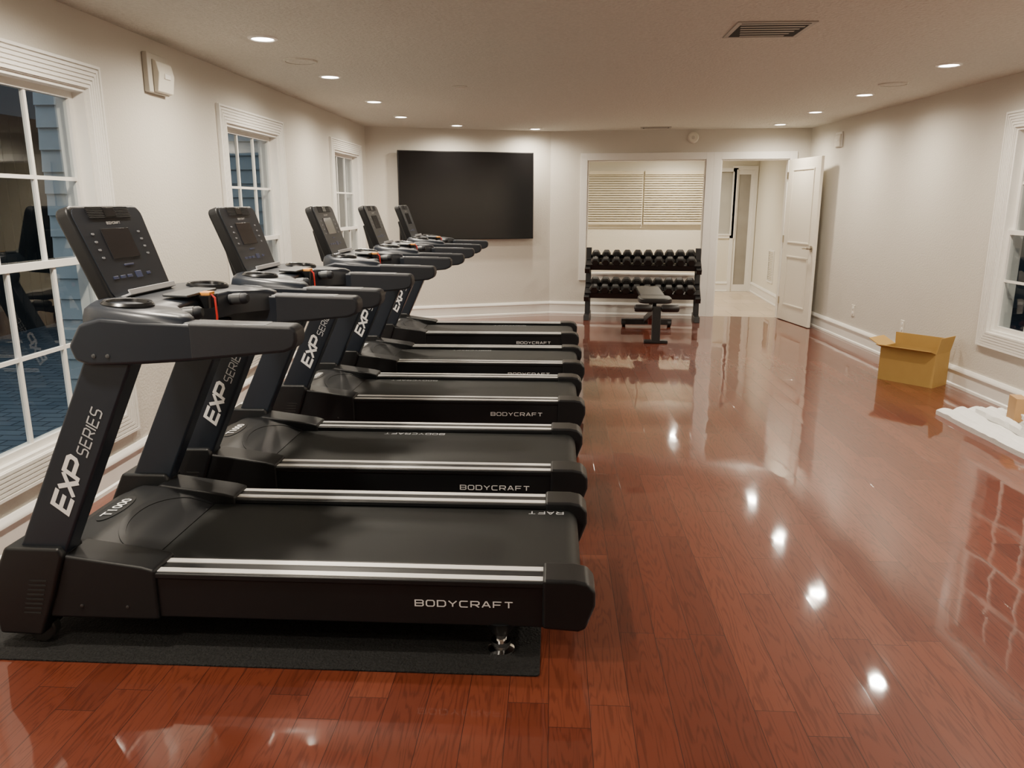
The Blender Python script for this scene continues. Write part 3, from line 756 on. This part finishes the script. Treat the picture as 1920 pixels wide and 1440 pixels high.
# ------------------------------------------------------------------ bench
bn = tag(empty('weight_bench', (1.13, 8.46, 0), R(-1.5)), 'black adjustable weight bench standing in front of the dumbbell rack', 'weight bench')
bm = B(); prism(bm, [(.0, .03), (.09, .03), (.10, .40), (.03, .40)], 'x', -.045, .045); mk('front_post', bm, RACKM, bn, bev=.006)
bm = B(); box(bm, -.13, .13, 0, .08, 0, .035); mk('front_foot', bm, RACKM, bn, bev=.008)
bm = B(); prism(bm, [(.05, .29), (.05, .37), (.20, .37), (1.22, .13), (1.22, .05), (.20, .29)], 'x', -.035, .035); mk('main_beam', bm, RACKM, bn, bev=.005)
bm = B(); box(bm, -.31, .31, 1.18, 1.25, .03, .10); rf = mk('rear_foot', bm, RACKM, bn, bev=.006)
for s in (-1, 1):
    bm = B(); lathe(bm, [(.045, -.02), (.045, .02)], seg=20, M=T((s*.28, 1.21, .045)) @ RY(90)); mk('wheel', bm, IRON, rf)
bm = B(); tube(bm, [(-.245, .05, .385), (.245, .05, .385)], .013); rb = mk('roller_bar', bm, RACKM, bn)
for s in (-1, 1):
    bm = B(); tube(bm, [(s*.05, .05, .385), (s*.065, .05, .385), (s*.225, .05, .385), (s*.24, .05, .385)], [.034, .042, .042, .034], 18); mk('foam_roller', bm, PADM, rb)
bm = B(); prism(bm, rrect(-.185, .185, .14, .48, .09), 'z', 0, .06); mk('seat_pad', bm, PADM, bn, loc=(0, 0, .42), bev=.018, seg=3)
bm = B(); prism(bm, rrect(-.14, .14, 0, .78, .06), 'z', 0, .06); mk('back_pad', bm, PADM, bn, loc=(0, .50, .42), rot=(R(2), 0, 0), bev=.018, seg=3)
bm = B(); box(bm, -.022, .022, .30, .36, .33, .425); box(bm, -.02, .02, .72, .76, .20, .43); mk('pad_support', bm, RACKM, bn)
bm = B(); prism(bm, [(.74, .10), (.80, .10), (.64, .33), (.59, .33)], 'x', -.02, .02); mk('adjustment_ladder', bm, DKRED, bn)

# ------------------------------------------------------------------ carton and packing
cb = tag(empty('cardboard_box', (3.105, 6.71, 0), R(-50)), 'open empty cardboard carton on the floor against the right wall', 'box')
w, d, hgt, th = .47, .25, .285, .005
bm = B(); box(bm, -w/2, w/2, -d/2, d/2, 0, th)
box(bm, -w/2, w/2, -d/2, -d/2+th, th, hgt); box(bm, -w/2, w/2, d/2-th, d/2, th, hgt); box(bm, -w/2, -w/2+th, -d/2+th, d/2-th, th, hgt); box(bm, w/2-th, w/2, -d/2+th, d/2-th, th, hgt)
mk('body', bm, CARD, cb)
for (mx, fl, fw) in ((T((0, -d/2, hgt)) @ RX(72), .10, w), (T((0, d/2, hgt)) @ RZ(180) @ RX(-4), .11, w), (T((-w/2, 0, hgt)) @ RZ(-90) @ RX(62), .13, d), (T((w/2, 0, hgt)) @ RZ(90) @ RX(12), .14, d)):
    bm = B(); box(bm, -fw/2, fw/2, 0, th, 0, fl, mx); mk('flap', bm, CARD, cb)
# limp packing foam: long ribbed sheets with wavy thickness
def foam(x, y, z, l, ww, rz, seed, lab):
    bm = B(); nx, ny = 36, 70; top = []
    for i in range(nx+1):
        row = []
        for j in range(ny+1):
            px, py = -ww/2+ww*i/nx, -l/2+l*j/ny
            px2 = px+.035*noise.noise(Vector((seed, py*2.2, i*.02)))
            h = .034+.018*abs(math.sin(i/nx*math.pi*4))+.017*noise.noise(Vector((px*6+seed, py*2.5, 1)))+.008*noise.noise(Vector((px*20+seed, py*12, 2)))
            row.append(bm.verts.new((px2, py+.025*noise.noise(Vector((px*6, seed, 3))), max(.008, h))))
        top.append(row)
    for i in range(nx):
        for j in range(ny): bm.faces.new((top[i][j], top[i+1][j], top[i+1][j+1], top[i][j+1]))
    bor = [top[i][0] for i in range(nx+1)]+[top[nx][j] for j in range(1, ny+1)]+[top[i][ny] for i in range(nx-1, -1, -1)]+[top[0][j] for j in range(ny-1, 0, -1)]
    low = [bm.verts.new((v.co.x, v.co.y, 0)) for v in bor]; n = len(bor)
    for k in range(n): bm.faces.new((bor[k], bor[(k+1) % n], low[(k+1) % n], low[k]))
    bm.faces.new(low)
    tag(mk('foam_sheet', bm, FOAM, loc=(x, y, z), rot=(0, 0, R(rz)), sharp=50), lab, 'foam sheet', 'foam packing sheets')
foam(3.05, 5.02, 0, 1.22, .42, 2, 1.3, 'lower white foam packing sheet on the floor by the right wall')
foam(3.14, 4.94, .040, 1.12, .26, -2, 5.1, 'upper white foam packing sheet stacked by the right wall')
sb = tag(empty('small_box', (3.17, 5.18, .083), R(-12)), 'small brown cardboard box resting on the white foam sheets', 'box')
bm = B(); box(bm, -.09, .09, -.07, .07, 0, .16); mk('body', bm, CARDB, sb, bev=.003)
bm = B(); box(bm, -.02, .02, -.0712, .0712, .10, .1612); mk('tape', bm, PLATE, sb)
# crumpled wrap in front of the small box
bm = B(); bmesh.ops.create_icosphere(bm, subdivisions=4, radius=1)
for v in bm.verts:
    n_ = v.co.normalized(); k = 1+.35*noise.noise(n_*3.1)+.18*noise.noise(n_*8)
    v.co = Vector((n_.x*.12*k, n_.y*.18*k, max(0, n_.z*.06*k+.045)))
tag(mk('plastic_wrap', bm, FOAM, loc=(3.14, 4.88, .080), sharp=180), 'crumpled white packing wrap lying on the foam in front of small box', 'packing wrap')

# ------------------------------------------------------------------ dusk sky, added outside fill lights, camera
W = bpy.data.worlds.new('dusk'); S.world = W; W.use_nodes = True
W.node_tree.nodes['Background'].inputs['Color'].default_value = (.12, .17, .22, 1); W.node_tree.nodes['Background'].inputs['Strength'].default_value = .24
def outside_fill(name, x, y, sx, sy, e, rot):
    ad = bpy.data.lights.new(name, 'AREA'); ad.shape = 'RECTANGLE'; ad.size = sx; ad.size_y = sy; ad.energy = e; ad.color = (.74, .87, 1); ad.spread = R(130)
    ao = bpy.data.objects.new(name, ad); COL.objects.link(ao); ao.location = (x, y, 3.6); ao.rotation_euler = rot
outside_fill('yard_fill', -4.4, 3.0, 2.4, 10, 105, (R(18), 0, 0))  # added area fill to brighten pavers and siding, not an actual lamp
outside_fill('garden_fill', 5.8, 4.0, 2, 8, 60, (0, R(-20), 0))  # added area fill for the view beyond the right window, not an actual lamp
cd = bpy.data.cameras.new('camera'); co = bpy.data.objects.new('camera', cd); COL.objects.link(co)
cd.sensor_width = 36; cd.lens = 36*FPX/1920; cd.clip_start = .05
co.location = (0, 0, EYE); co.rotation_euler = (R(90)-PT, 0, YW)
S.camera = co
